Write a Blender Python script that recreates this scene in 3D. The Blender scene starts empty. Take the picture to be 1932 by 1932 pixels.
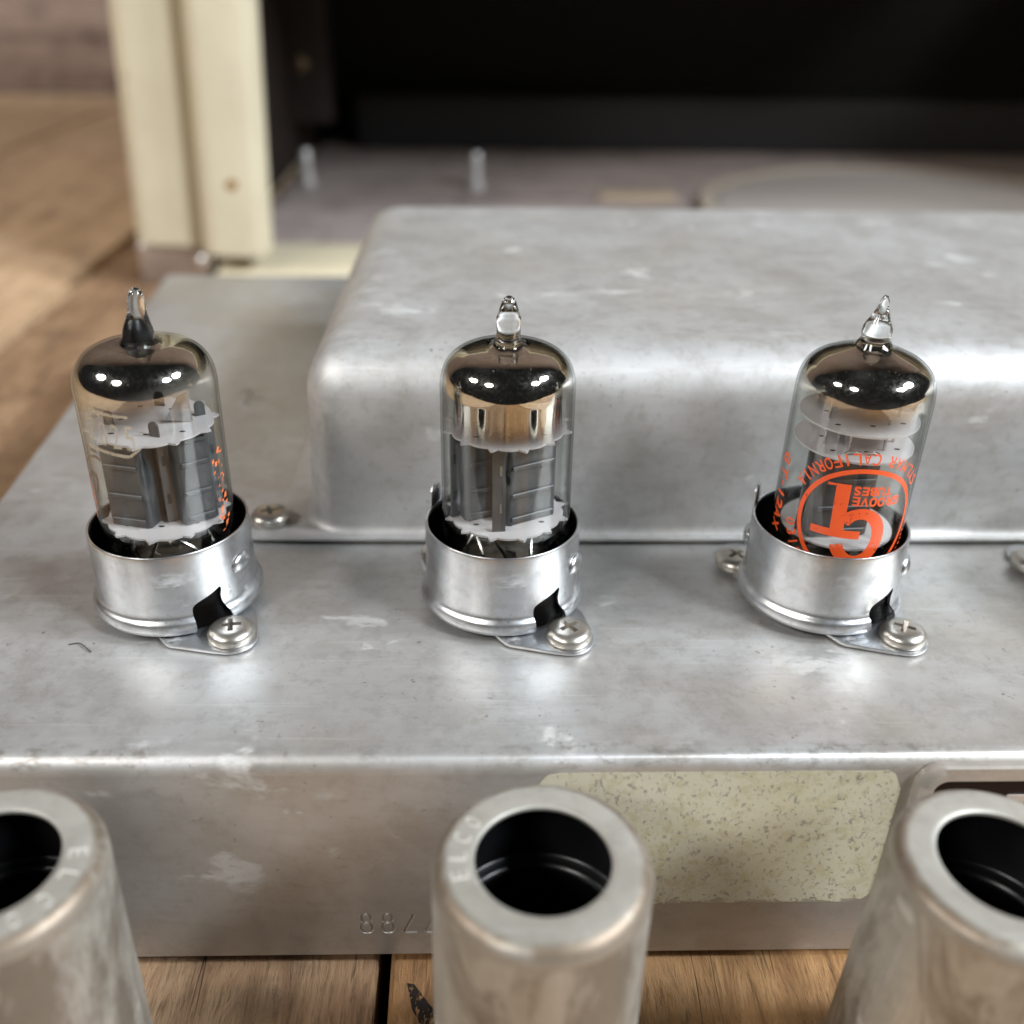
import bpy, bmesh, math, random
from mathutils import Vector, Matrix
random.seed(7)
S = 0.001            # everything below is written in millimetres
R = math.radians
sc = bpy.context.scene
COL = sc.collection

# ------------------------------------------------------------------ camera
def make_camera():
    p, y, r = R(29.0), R(1.9), R(1.0)
    fwd = Vector((math.sin(y)*math.cos(p), math.cos(y)*math.cos(p), -math.sin(p)))
    right = Vector((math.cos(y), -math.sin(y), 0))
    up = right.cross(fwd)
    r2 = right*math.cos(r) + up*math.sin(r)
    u2 = -right*math.sin(r) + up*math.cos(r)
    cam = bpy.data.cameras.new('camera'); co = bpy.data.objects.new('camera', cam); COL.objects.link(co)
    m = Matrix((r2, u2, -fwd)).transposed().to_4x4()
    m.translation = Vector((-3.0, -132.5, 89.0))*S
    co.matrix_world = m
    cam.sensor_width = 36; cam.lens = 1900/1932*36
    cam.clip_start = 0.005; cam.clip_end = 20
    cam.dof.use_dof = True; cam.dof.focus_distance = 0.142; cam.dof.aperture_fstop = 11.5
    sc.camera = co
make_camera()

# ------------------------------------------------------------------ room light
w = bpy.data.worlds.new('World'); sc.world = w; w.use_nodes = True
bg = w.node_tree.nodes['Background']; bg.inputs[0].default_value = (0.95, 0.97, 1.0, 1); bg.inputs[1].default_value = 0.014
def lamp(az, el, dist, size, power, col):
    a, e = R(az), R(el)
    d = Vector((math.sin(a)*math.cos(e), -math.cos(a)*math.cos(e), math.sin(e)))
    l = bpy.data.lights.new('shop_lamp', 'AREA'); l.shape = 'DISK'; l.size = size; l.energy = power; l.color = col
    o = bpy.data.objects.new('shop_lamp', l); COL.objects.link(o)
    o.location = d*dist + Vector((0, 0, 0.02))
    o.rotation_euler = (-d).to_track_quat('-Z', 'Y').to_euler()
lamp(-76, 36, 1.6, 0.36, 9.0, (1.0, 0.97, 0.935))
lamp(-40, 38, 1.6, 0.36, 9.0, (1.0, 0.97, 0.935))
lamp(58, 38, 1.6, 0.36, 21.0, (0.90, 0.955, 1.0))
lamp(83, 40, 1.6, 0.36, 21.5, (0.88, 0.945, 1.0))
sc.view_settings.view_transform = 'Standard'; sc.view_settings.look = 'None'
sc.view_settings.exposure = 0.24; sc.view_settings.gamma = 1.0
sc.cycles.use_denoising = True
sc.cycles.max_bounces = 14; sc.cycles.transparent_max_bounces = 32; sc.cycles.transmission_bounces = 12
sc.cycles.glossy_bounces = 6; sc.cycles.sample_clamp_indirect = 6.0

# ------------------------------------------------------------------ material helpers
class NT:
    def __init__(s, name):
        s.m = bpy.data.materials.new(name); s.m.use_nodes = True
        s.t = s.m.node_tree; s.t.nodes.clear()
        s.out = s.n('ShaderNodeOutputMaterial')
    def n(s, typ, **kw):
        nd = s.t.nodes.new(typ)
        for k, v in kw.items(): setattr(nd, k, v)
        return nd
    def link(s, a, b): s.t.links.new(a, b)
    def set(s, sock, v):
        if hasattr(v, 'is_linked') or isinstance(v, bpy.types.NodeSocket): s.link(v, sock)
        else: sock.default_value = v
    def coord(s, scale=(1, 1, 1), rot=(0, 0, 0), which='Object'):
        tc = s.n('ShaderNodeTexCoord'); mp = s.n('ShaderNodeMapping')
        mp.inputs['Scale'].default_value = scale; mp.inputs['Rotation'].default_value = rot
        s.link(tc.outputs[which], mp.inputs[0]); return mp.outputs[0]
    def noise(s, vec, scale, detail=4, rough=0.55, dist=0.0):
        nd = s.n('ShaderNodeTexNoise'); s.link(vec, nd.inputs['Vector'])
        nd.inputs['Scale'].default_value = scale; nd.inputs['Detail'].default_value = detail
        nd.inputs['Roughness'].default_value = rough; nd.inputs['Distortion'].default_value = dist
        return nd.outputs['Fac']
    def ramp(s, fac, stops, interp='LINEAR'):
        r = s.n('ShaderNodeValToRGB'); s.link(fac, r.inputs[0]); cr = r.color_ramp; cr.interpolation = interp
        while len(cr.elements) < len(stops): cr.elements.new(0.5)
        for e, (p, c) in zip(cr.elements, stops):
            e.position = p; e.color = (c, c, c, 1) if isinstance(c, (int, float)) else (*c, 1)
        return r.outputs[0]
    def mix(s, f, a, b, mode='MIX'):
        nd = s.n('ShaderNodeMix', data_type='RGBA', blend_type=mode)
        s.set(nd.inputs[0], f)
        for sock, v in ((nd.inputs[6], a), (nd.inputs[7], b)):
            if isinstance(v, tuple) and len(v) == 3: v = (*v, 1)
            s.set(sock, v)
        return nd.outputs[2]
    def math(s, op, a, b=None, c=None, clamp=False):
        nd = s.n('ShaderNodeMath', operation=op, use_clamp=clamp); s.set(nd.inputs[0], a)
        if b is not None: s.set(nd.inputs[1], b)
        if c is not None: s.set(nd.inputs[2], c)
        return nd.outputs[0]
    def sep(s, vec):
        nd = s.n('ShaderNodeSeparateXYZ'); s.link(vec, nd.inputs[0]); return nd.outputs
    def bump(s, h, dist, strength=1.0, normal=None):
        b = s.n('ShaderNodeBump'); b.inputs['Distance'].default_value = dist; b.inputs['Strength'].default_value = strength
        s.link(h, b.inputs['Height'])
        if normal is not None: s.link(normal, b.inputs['Normal'])
        return b.outputs[0]
    def principled(s, **kw):
        p = s.n('ShaderNodeBsdfPrincipled')
        for k, v in kw.items():
            k = k.replace('_', ' ')
            if isinstance(v, tuple) and len(v) == 3: v = (*v, 1)
            s.set(p.inputs[k], v)
        s.link(p.outputs[0], s.out.inputs[0]); return p

def plain(name, col, rough=0.5, metal=0.0, **kw):
    t = NT(name); t.principled(Base_Color=col, Roughness=rough, Metallic=metal, **kw); return t.m

def mat_zinc(name='dull_zinc', light=(0.585, 0.59, 0.59), dark=(0.49, 0.485, 0.475), tan=(0.45, 0.405, 0.345), metal=0.66, r0=0.33, r1=0.50, dirt=0.6, spots=0.17, tan_amt=0.6, extra=None):
    t = NT(name); v = t.coord(); vs = t.coord((0.22, 1, 1))
    big = t.noise(v, 26, 5, 0.6, 0.5); med = t.noise(v, 95, 6, 0.68, 0.3); fine = t.noise(v, 1900, 3, 0.6); streak = t.noise(vs, 520, 4, 0.65)
    c = t.mix(t.ramp(big, [(0.34, 0.0), (0.66, 1.0)]), dark, light)
    c = t.mix(t.math('MULTIPLY', t.ramp(t.noise(v, 17, 5, 0.65, 0.8), [(0.46, 0.0), (0.66, 1.0)]), tan_amt), c, tan)
    c = t.mix(t.ramp(streak, [(0.35, 0.16), (0.5, 0.0)]), c, (0.30, 0.29, 0.27))
    c = t.mix(t.ramp(med, [(0.42, 0.22), (0.52, 0.0)]), c, (0.33, 0.31, 0.28))
    c = t.mix(t.ramp(t.noise(v, 420, 6, 0.72), [(0.36, 0.30), (0.50, 0.0), (0.62, 0.0)]), c, (0.30, 0.28, 0.25))
    def hair(rot, sc_):
        sv = t.coord((0.035, 1, 0.035), (0, 0, R(rot))); return t.ramp(t.noise(sv, sc_, 2, 0.5), [(0.690, 0.0), (0.705, 1.0)])
    sc2 = t.math('MAXIMUM', hair(14, 900), t.math('MAXIMUM', hair(-38, 800), hair(67, 850)))
    c = t.mix(t.math('MULTIPLY', sc2, 0.18), c, (0.74, 0.74, 0.73))
    spot = t.math('MULTIPLY', t.ramp(t.noise(t.coord((0.55, 1, 1)), 150, 6, 0.66, 0.3), [(0.60, 0.0), (0.66, 1.0)]), t.ramp(t.noise(v, 40, 2), [(0.42, 0.0), (0.58, 1.0)]))
    c = t.mix(t.math('MULTIPLY', spot, spots), c, (0.72, 0.735, 0.72))
    pits = t.ramp(t.noise(v, 800, 4, 0.7), [(0.645, 0.0), (0.68, 1.0)])
    pitzone = t.ramp(t.noise(v, 48, 4, 0.65), [(0.44, 0.0), (0.62, 1.0)])
    c = t.mix(t.math('MULTIPLY', t.math('MULTIPLY', pits, pitzone), dirt), c, (0.14, 0.105, 0.075))
    if extra: c = extra(t, c)
    rg = t.math('MULTIPLY_ADD', big, r1 - r0, r0)
    rg = t.math('MULTIPLY_ADD', t.ramp(med, [(0.35, 0.0), (0.65, 1.0)]), 0.07, rg)
    rg = t.math('MULTIPLY_ADD', spot, 0.12, rg)
    me = t.math('SUBTRACT', metal, t.math('MULTIPLY', spot, metal*0.5))
    nb = t.bump(fine, 0.00002, 0.4); nb = t.bump(streak, 0.00002, 0.5, nb); nb = t.bump(big, 0.0005, 0.22, nb); nb = t.bump(t.noise(v, 75, 3, 0.6), 0.00025, 0.16, nb)
    t.principled(Base_Color=c, Roughness=rg, Metallic=me, Normal=nb); return t.m

def chassis_grime_and_reflection(t, c):
    # old dirt caught along the front bend, plus wood reflection painted brown over the front face
    v = t.coord(); x, y, z = t.sep(v)
    def band(sock, lo, hi):
        m = t.n('ShaderNodeMapRange'); m.interpolation_type = 'SMOOTHSTEP'; t.link(sock, m.inputs['Value'])
        m.inputs['From Min'].default_value = lo; m.inputs['From Max'].default_value = hi; return m.outputs[0]
    near = t.math('MULTIPLY', band(y, -0.0322, -0.0350), band(z, 0.0335, 0.0362))
    n = t.ramp(t.noise(t.coord((0.5, 1, 1)), 620, 5, 0.75), [(0.50, 0.0), (0.60, 1.0)])
    zone = t.ramp(t.noise(v, 34, 3, 0.6), [(0.40, 0.0), (0.60, 1.0)])
    c = t.mix(t.math('MULTIPLY', t.math('MULTIPLY', near, n), t.math('MULTIPLY', zone, 0.55)), c, (0.16, 0.125, 0.09))
    face = t.math('MULTIPLY', band(y, -0.0357, -0.0363), t.ramp(t.noise(v, 30, 4, 0.6), [(0.30, 0.25), (0.65, 0.85)]))
    return t.mix(t.math('MULTIPLY', face, 0.55), c, (0.34, 0.29, 0.235))

def shield_grime(t, c):
    v = t.coord(); x, y, z = t.sep(v)
    r = t.math('MULTIPLY', t.math('SQRT', t.math('ADD', t.math('MULTIPLY', x, x), t.math('MULTIPLY', y, y))), 1000.0)
    d = t.math('ABSOLUTE', t.math('SUBTRACT', r, 11.25))
    ringm = t.ramp(d, [(0.0, 1.0), (0.5, 0.75), (1.0, 0.0)])
    top = t.math('GREATER_THAN', z, 0.0404)
    n = t.ramp(t.noise(v, 160, 5, 0.7), [(0.36, 0.3), (0.55, 1.0)])
    c = t.mix(t.math('MULTIPLY', t.math('MULTIPLY', ringm, top), t.math('MULTIPLY', n, 0.85)), c, (0.16, 0.105, 0.06))
    side = t.math('LESS_THAN', z, 0.0405)
    sm = t.ramp(t.noise(t.coord((1, 1, 0.45), (R(18), R(-14), 0)), 75, 8, 0.74, 0.7), [(0.45, 0.0), (0.57, 1.0)])
    return t.mix(t.math('MULTIPLY', t.math('MULTIPLY', sm, side), 0.72), c, (0.15, 0.12, 0.088))

def mat_wood(name, c0, c1, c2, off=0.0, rough=0.6, axis='y', grain=1.0, bump=0.0003):
    t = NT(name); tc = t.n('ShaderNodeTexCoord'); mp = t.n('ShaderNodeMapping'); t.link(tc.outputs['Object'], mp.inputs[0])
    mp.inputs['Location'].default_value = (off, off*0.7, off*1.3)
    mp.inputs['Scale'].default_value = {'y': (1, 0.13, 1), 'x': (0.09, 1, 1), 'z': (1, 1, 0.09)}[axis]
    v = mp.outputs[0]
    g = t.noise(v, 330*grain, 9, 0.70, 0.9); b = t.noise(v, 48*grain, 6, 0.62, 1.6); f = t.noise(v, 1900*grain, 4, 0.65)
    fac = t.math('MULTIPLY_ADD', b, 0.55, t.math('MULTIPLY', g, 0.45))
    c = t.ramp(fac, [(0.36, c0), (0.5, c1), (0.64, c2)])
    st = t.ramp(g, [(0.30, 1.0), (0.40, 0.0)])
    c = t.mix(t.math('MULTIPLY', st, 0.65), c, tuple(x*0.28 for x in c0))
    cr = t.ramp(t.noise(t.coord((1, 0.03, 1)), 210*grain, 3, 0.6, 0.25), [(0.492, 0.0), (0.499, 1.0), (0.501, 1.0), (0.508, 0.0)])
    crz = t.ramp(t.noise(t.coord((1, 0.25, 1)), 70*grain, 2), [(0.54, 0.0), (0.60, 1.0)])
    crack = t.math('MULTIPLY', cr, crz)
    c = t.mix(t.math('MULTIPLY', crack, 0.85), c, tuple(x*0.12 for x in c0))
    c = t.mix(t.ramp(f, [(0.36, 0.4), (0.46, 0.0)]), c, tuple(x*0.45 for x in c0))
    v2 = t.coord((1, 1, 1)); blot = t.ramp(t.noise(v2, 42, 5, 0.65, 0.5), [(0.50, 0.0), (0.68, 1.0)])
    c = t.mix(t.math('MULTIPLY', blot, 0.55), c, tuple(x*0.42 for x in c0))
    h = t.math('SUBTRACT', t.math('ADD', g, t.math('MULTIPLY', f, 0.45)), t.math('MULTIPLY', crack, 0.8))
    t.principled(Base_Color=c, Roughness=rough, Normal=t.bump(h, bump, 0.9)); return t.m

def mat_glass(name='tube_glass', tint=(0.93, 0.94, 0.93)):
    t = NT(name)
    geo = t.n('ShaderNodeNewGeometry'); dot = t.n('ShaderNodeVectorMath', operation='DOT_PRODUCT')
    t.link(geo.outputs['Normal'], dot.inputs[0]); t.link(geo.outputs['Incoming'], dot.inputs[1])
    c = t.math('ABSOLUTE', dot.outputs['Value'])
    inv = t.math('SUBTRACT', 1.0, c)
    fr = t.math('MULTIPLY_ADD', t.math('POWER', inv, 5.0), 0.80, 0.045, clamp=True)
    col = t.mix(t.ramp(c, [(0.0, 0.0), (0.16, 0.55), (0.40, 1.0)]), (0.50, 0.52, 0.51), tint)
    tr = t.n('ShaderNodeBsdfTransparent'); t.link(col, tr.inputs[0])
    gl = t.n('ShaderNodeBsdfGlossy'); gl.inputs['Roughness'].default_value = 0.012
    mx = t.n('ShaderNodeMixShader'); t.link(fr, mx.inputs[0]); t.link(tr.outputs[0], mx.inputs[1]); t.link(gl.outputs[0], mx.inputs[2])
    v = t.coord(); df = t.n('ShaderNodeBsdfDiffuse'); df.inputs[0].default_value = (0.7, 0.69, 0.66, 1)
    dust = t.math('ADD', t.math('MULTIPLY', t.ramp(t.noise(v, 2600, 2, 0.6), [(0.73, 0.0), (0.77, 1.0)]), 0.30), t.math('MULTIPLY', t.ramp(t.noise(v, 160, 5, 0.7, 1.0), [(0.52, 0.0), (0.75, 1.0)]), 0.02))
    m2 = t.n('ShaderNodeMixShader'); t.link(dust, m2.inputs[0]); t.link(mx.outputs[0], m2.inputs[1]); t.link(df.outputs[0], m2.inputs[2])
    t.link(m2.outputs[0], t.out.inputs[0]); return t.m

def mat_clear(name='solid_glass', col=(0.97, 0.98, 0.98)):
    t = NT(name); g = t.n('ShaderNodeBsdfGlass'); g.inputs['Color'].default_value = (*col, 1); g.inputs['IOR'].default_value = 1.48
    g.inputs['Roughness'].default_value = 0.0; t.link(g.outputs[0], t.out.inputs[0]); return t.m

def mat_getter(name, z_full, z_none, skew=0.0, wob=1.2):
    # evaporated metal film: opaque near the dome, thinning out towards its lower edge
    t = NT(name); v = t.coord(); x, y, z = t.sep(v)
    zz = t.math('ADD', t.math('MULTIPLY', z, 1000.0), t.math('MULTIPLY', x, skew*1000.0))
    zz = t.math('ADD', zz, t.math('MULTIPLY', t.math('SUBTRACT', t.noise(v, 120, 3), 0.5), wob*2))
    mr = t.n('ShaderNodeMapRange'); mr.interpolation_type = 'SMOOTHSTEP'
    t.link(zz, mr.inputs['Value']); mr.inputs['From Min'].default_value = z_none; mr.inputs['From Max'].default_value = z_full
    a = t.math('POWER', mr.outputs[0], 0.8)
    col = t.mix(mr.outputs[0], (0.46, 0.35, 0.26), (0.68, 0.63, 0.58))
    tr = t.n('ShaderNodeBsdfTransparent'); gl = t.n('ShaderNodeBsdfGlossy'); gl.inputs['Roughness'].default_value = 0.03; t.link(col, gl.inputs[0])
    gl.inputs['Roughness'].default_value = 0.025; g2 = t.n('ShaderNodeBsdfGlossy'); g2.inputs['Roughness'].default_value = 0.30; t.link(col, g2.inputs[0])
    t.link(t.bump(t.noise(v, 900, 3), 0.00001, 0.5), gl.inputs['Normal'])
    gm = t.n('ShaderNodeMixShader'); t.link(t.ramp(t.noise(v, 1800, 4, 0.7), [(0.45, 0.010), (0.72, 0.12)]), gm.inputs[0]); t.link(gl.outputs[0], gm.inputs[1]); t.link(g2.outputs[0], gm.inputs[2])
    mx = t.n('ShaderNodeMixShader'); t.link(a, mx.inputs[0]); t.link(tr.outputs[0], mx.inputs[1]); t.link(gm.outputs[0], mx.inputs[2])
    t.link(mx.outputs[0], t.out.inputs[0]); return t.m

# ------------------------------------------------------------------ mesh helpers
class MB:
    def __init__(s): s.v = []; s.f = []
    def add(s, vs, fs, M=None):
        o = len(s.v)
        s.v += [tuple(M @ Vector(p)) if M else tuple(p) for p in vs]
        s.f += [tuple(i+o for i in f) for f in fs]; return s
    def lathe(s, prof, n=64, M=None, a0=0, a1=360):
        full = abs(a1-a0) >= 360; k = n if full else n+1; vs = []; fs = []; m = len(prof)
        for i in range(k):
            a = R(a0+(a1-a0)*i/n); ca, sa = math.cos(a), math.sin(a)
            vs += [(r*ca, r*sa, z) for r, z in prof]
        for i in range(n):
            j = (i+1) % k
            for q in range(m-1):
                fs.append((i*m+q, j*m+q, j*m+q+1, i*m+q+1))
        return s.add(vs, fs, M)
    def tube(s, pts, r, n=8, M=None, cap=True):
        pts = [Vector(p) for p in pts]; rs = r if isinstance(r, (list, tuple)) else [r]*len(pts); vs = []; fs = []
        ref = Vector((0.13, 0.31, 0.94))
        for i, p in enumerate(pts):
            t = (pts[min(i+1, len(pts)-1)]-pts[max(i-1, 0)]).normalized()
            a = t.cross(ref); a = a.normalized() if a.length > 1e-4 else t.orthogonal().normalized(); b = t.cross(a)
            vs += [tuple(p+(a*math.cos(2*math.pi*q/n)+b*math.sin(2*math.pi*q/n))*rs[i]) for q in range(n)]
        for i in range(len(pts)-1):
            for q in range(n):
                fs.append((i*n+q, i*n+(q+1) % n, (i+1)*n+(q+1) % n, (i+1)*n+q))
        if cap: fs.append(tuple(range(n-1, -1, -1))); fs.append(tuple(range((len(pts)-1)*n, len(pts)*n)))
        return s.add(vs, fs, M)
    def prism(s, poly, z0, z1, M=None):
        n = len(poly); vs = [(x, y, z0) for x, y in poly]+[(x, y, z1) for x, y in poly]
        fs = [tuple(range(n-1, -1, -1)), tuple(range(n, 2*n))]+[(i, (i+1) % n, n+(i+1) % n, n+i) for i in range(n)]
        return s.add(vs, fs, M)
    def box(s, a, b, M=None):
        return s.prism([(a[0], a[1]), (b[0], a[1]), (b[0], b[1]), (a[0], b[1])], a[2], b[2], M)
    def mesh(s, name, bevel=0, seg=3, angle=40, smooth=True, bevel_angle=30):
        me = bpy.data.meshes.new(name)
        me.from_pydata([(x*S, y*S, z*S) for x, y, z in s.v], [], s.f); me.validate()
        bm = bmesh.new(); bm.from_mesh(me)
        bmesh.ops.remove_doubles(bm, verts=bm.verts, dist=1e-7)
        bmesh.ops.recalc_face_normals(bm, faces=bm.faces)
        if bevel:
            es = [e for e in bm.edges if len(e.link_faces) == 2 and e.calc_face_angle(0) > R(bevel_angle)]
            bmesh.ops.bevel(bm, geom=es, offset=bevel*S, segments=seg, profile=0.5, affect='EDGES', clamp_overlap=True)
        bm.to_mesh(me); bm.free()
        if smooth:
            for p in me.polygons: p.use_smooth = True
            me.set_sharp_from_angle(angle=R(angle))
        return me
    def build(s, name, mat, parent=None, **kw):
        return link(name, s.mesh(name, **kw), mat, parent)

def link(name, me, mat, parent=None, label=None):
    o = bpy.data.objects.new(name, me)
    if mat is not None and len(me.materials) == 0: me.materials.append(mat)
    COL.objects.link(o)
    if parent is not None: o.parent = parent
    if label: o['label'] = label
    return o
def empty(name, loc=(0, 0, 0), rot=(0, 0, 0)):
    o = bpy.data.objects.new(name, None); COL.objects.link(o)
    o.location = Vector(loc)*S; o.rotation_euler = rot; o.empty_display_size = 0.01; return o
def thing(name, label, cat, loc=(0, 0, 0), rot=(0, 0, 0), group=None):
    o = empty(name, loc, rot); o['label'] = label; o['category'] = cat
    if group: o['group'] = group
    return o
def spline(pts, n=6):
    out = []; P = [pts[0]]+list(pts)+[pts[-1]]
    for i in range(1, len(P)-2):
        for k in range(n):
            t = k/n; q = []
            for d in range(len(pts[0])):
                a, b, c, e = P[i-1][d], P[i][d], P[i+1][d], P[i+2][d]
                q.append(0.5*(2*b+(c-a)*t+(2*a-5*b+4*c-e)*t*t+(3*b-a-3*c+e)*t**3))
            out.append(tuple(q))
    out.append(tuple(pts[-1])); return out
def rrect(x0, y0, x1, y1, r, n=6):
    out = []
    for cx, cy, a in ((x1-r, y1-r, 0), (x0+r, y1-r, 90), (x0+r, y0+r, 180), (x1-r, y0+r, 270)):
        for k in range(n+1):
            t = R(a+90*k/n); out.append((cx+r*math.cos(t), cy+r*math.sin(t)))
    return out
def boolean(me, cutters, name):
    a = bpy.data.objects.new('a', me); COL.objects.link(a); obs = []
    for cm in cutters:
        b = bpy.data.objects.new('b', cm); COL.objects.link(b); obs.append(b)
        md = a.modifiers.new('cut', 'BOOLEAN'); md.operation = 'DIFFERENCE'; md.object = b; md.solver = 'EXACT'
    dg = bpy.context.evaluated_depsgraph_get(); dg.update()
    out = bpy.data.meshes.new_from_object(a.evaluated_get(dg)); out.name = name
    for o in [a]+obs: bpy.data.objects.remove(o)
    out.materials.clear()
    for p in out.polygons: p.use_smooth = True
    out.set_sharp_from_angle(angle=R(32)); return out
_fonts = {}
def glyph(ch):
    # outline of one character as triangles, normalised to unit height, centred on x
    if ch in _fonts: return _fonts[ch]
    cu = bpy.data.curves.new('g', 'FONT'); cu.body = ch; cu.size = 1.0; cu.resolution_u = 4
    o = bpy.data.objects.new('g', cu); COL.objects.link(o)
    dg = bpy.context.evaluated_depsgraph_get(); dg.update()
    me = bpy.data.meshes.new_from_object(o.evaluated_get(dg))
    vs = [v.co.copy() for v in me.vertices]; fs = [tuple(p.vertices) for p in me.polygons]
    bpy.data.objects.remove(o); bpy.data.meshes.remove(me)
    x0 = min(v.x for v in vs); x1 = max(v.x for v in vs); y0 = min(v.y for v in vs); y1 = max(v.y for v in vs)
    h = 0.7 if ch in '-' else (y1-y0)
    vs = [((v.x-(x0+x1)/2)/h, (v.y-(y0+y1)/2)/h) for v in vs]
    _fonts[ch] = (vs, fs, (x1-x0)/h); return _fonts[ch]
def glyph_mesh(name, ch, fn, h, wid=None, bold=0.0, thick=0.0, sub=0.9):
    # fn maps flat (x, y) in mm to a 3D point in mm
    vs, fs, gw = glyph(ch); k = min(wid/gw, 1.15*h) if (wid and ch not in 'I1-') else h*0.95
    bm = bmesh.new(); bv = [bm.verts.new((x*k, y*h, 0)) for x, y in vs]
    for f in fs:
        try: bm.faces.new([bv[i] for i in f])
        except ValueError: pass
    bmesh.ops.remove_doubles(bm, verts=bm.verts, dist=1e-5)
    if bold:
        for v in bm.verts: v.normal_update()
        off = {}
        for v in bm.verts:
            d = Vector((0, 0, 0))
            for e in v.link_edges:
                if len(e.link_faces) == 1:
                    c = e.link_faces[0].calc_center_median(); t = (e.verts[1].co-e.verts[0].co).normalized()
                    nn = Vector((t.y, -t.x, 0)); m = (e.verts[0].co+e.verts[1].co)/2
                    if nn.dot(c-m) > 0: nn = -nn
                    d += nn
            off[v] = d.normalized()*bold if d.length > 1e-6 else d
        for v, d in off.items(): v.co += d
    es = [e for e in bm.edges if e.calc_length() > sub]
    if es: bmesh.ops.subdivide_edges(bm, edges=es, cuts=2); bmesh.ops.triangulate(bm, faces=bm.faces)
    if thick:
        r = bmesh.ops.extrude_face_region(bm, geom=bm.faces[:])
        for g in r['geom']:
            if isinstance(g, bmesh.types.BMVert): g.co.z += thick
    for v in bm.verts: v.co = Vector(fn(v.co.x, v.co.y, v.co.z))*S
    bmesh.ops.recalc_face_normals(bm, faces=bm.faces)
    me = bpy.data.meshes.new(name); bm.to_mesh(me); bm.free(); return me
def dup(o, parent=None, loc=None, rot=None):
    c = o.copy(); COL.objects.link(c)
    if parent is not None: c.parent = parent
    if loc is not None: c.location = Vector(loc)*S
    if rot is not None: c.rotation_euler = rot
    return c

# ------------------------------------------------------------------ materials
M = {}
M['chassis'] = mat_zinc(extra=chassis_grime_and_reflection)
M['plate'] = mat_zinc('plate_metal', light=(0.50, 0.475, 0.45), dark=(0.42, 0.40, 0.38), metal=0.5, spots=0.1)
M['cover'] = mat_zinc('cover_zinc', light=(0.575, 0.58, 0.58), dark=(0.495, 0.49, 0.485), tan=(0.47, 0.44, 0.39), metal=0.6, r0=0.45, r1=0.57, dirt=0.7, spots=0.16, tan_amt=0.5)
M['skirt'] = mat_zinc('plated_steel', light=(0.64, 0.66, 0.685), dark=(0.54, 0.55, 0.565), tan=(0.52, 0.49, 0.46), metal=0.95, r0=0.22, r1=0.34, dirt=0.45, spots=0.0, tan_amt=0.5)
M['shield'] = mat_zinc('nickel_dull', light=(0.56, 0.545, 0.495), dark=(0.44, 0.425, 0.375), tan=(0.38, 0.345, 0.285), metal=0.55, r0=0.36, r1=0.50, dirt=0.3, spots=0.2, tan_amt=0.5, extra=shield_grime)
M['screw'] = mat_zinc('nickel_screw', light=(0.60, 0.57, 0.52), dark=(0.46, 0.43, 0.38), tan=(0.40, 0.34, 0.27), metal=0.9, r0=0.24, r1=0.36, dirt=0.6, spots=0.0)
M['embossed'] = plain('bright_stamping', (0.74, 0.725, 0.67), 0.38, 0.35)
M['bright'] = plain('bright_metal', (0.74, 0.74, 0.74), 0.30, 0.6)
M['wire'] = plain('nickel_wire', (0.55, 0.53, 0.50), 0.25, 1.0)
M['black'] = plain('black_bakelite', (0.012, 0.010, 0.009), 0.28)
M['liner'] = plain('black_lacquer', (0.006, 0.006, 0.007), 0.30)
M['inner_brown'] = plain('phenolic_and_inner_shade', (0.0035, 0.003, 0.0026), 0.5, 0.0, Specular_IOR_Level=0.06)  # phenolic body colour, blackened to paint in the shade deep inside the skirt
M['glass'] = mat_glass(); M['solid'] = mat_clear()
M['mica'] = plain('mica', (0.55, 0.51, 0.525), 0.3)
def mat_print():
    t = NT('orange_print'); v = t.coord(); p = t.n('ShaderNodeBsdfPrincipled'); tr = t.n('ShaderNodeBsdfTransparent')
    t.link(t.mix(t.noise(v, 500, 4), (0.78, 0.085, 0.018), (0.90, 0.13, 0.03)), p.inputs['Base Color']); p.inputs['Roughness'].default_value = 0.35
    mx = t.n('ShaderNodeMixShader'); t.link(t.ramp(t.noise(v, 900, 5, 0.75), [(0.30, 0.35), (0.42, 0.97)]), mx.inputs[0])
    t.link(tr.outputs[0], mx.inputs[1]); t.link(p.outputs[0], mx.inputs[2]); t.link(mx.outputs[0], t.out.inputs[0]); return t.m
M['orange'] = mat_print()
def mat_faded(name, col, lo, hi, amt):
    t = NT(name); p = t.n('ShaderNodeBsdfDiffuse'); p.inputs[0].default_value = (*col, 1); tr = t.n('ShaderNodeBsdfTransparent')
    mx = t.n('ShaderNodeMixShader'); t.link(t.ramp(t.noise(t.coord(), 700, 4, 0.7), [(lo, 0.0), (hi, amt)]), mx.inputs[0])
    t.link(tr.outputs[0], mx.inputs[1]); t.link(p.outputs[0], mx.inputs[2]); t.link(mx.outputs[0], t.out.inputs[0]); return t.m
M['etch'] = mat_faded('etched_print', (0.42, 0.36, 0.27), 0.25, 0.5, 0.85)
M['orange_faded'] = mat_faded('orange_faded', (0.80, 0.20, 0.07), 0.30, 0.52, 0.9)
def mat_anode():
    t = NT('carbonised_anode'); v = t.coord()
    c = t.mix(t.noise(v, 300, 4), (0.055, 0.055, 0.060), (0.115, 0.115, 0.122))
    t.principled(Base_Color=c, Roughness=0.42, Metallic=0.35, Normal=t.bump(t.noise(v, 2500, 3), 0.00002, 0.5)); return t.m
M['anode'] = mat_anode()
M['anode_dark'] = plain('anode_slot', (0.01, 0.01, 0.011), 0.6)
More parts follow.
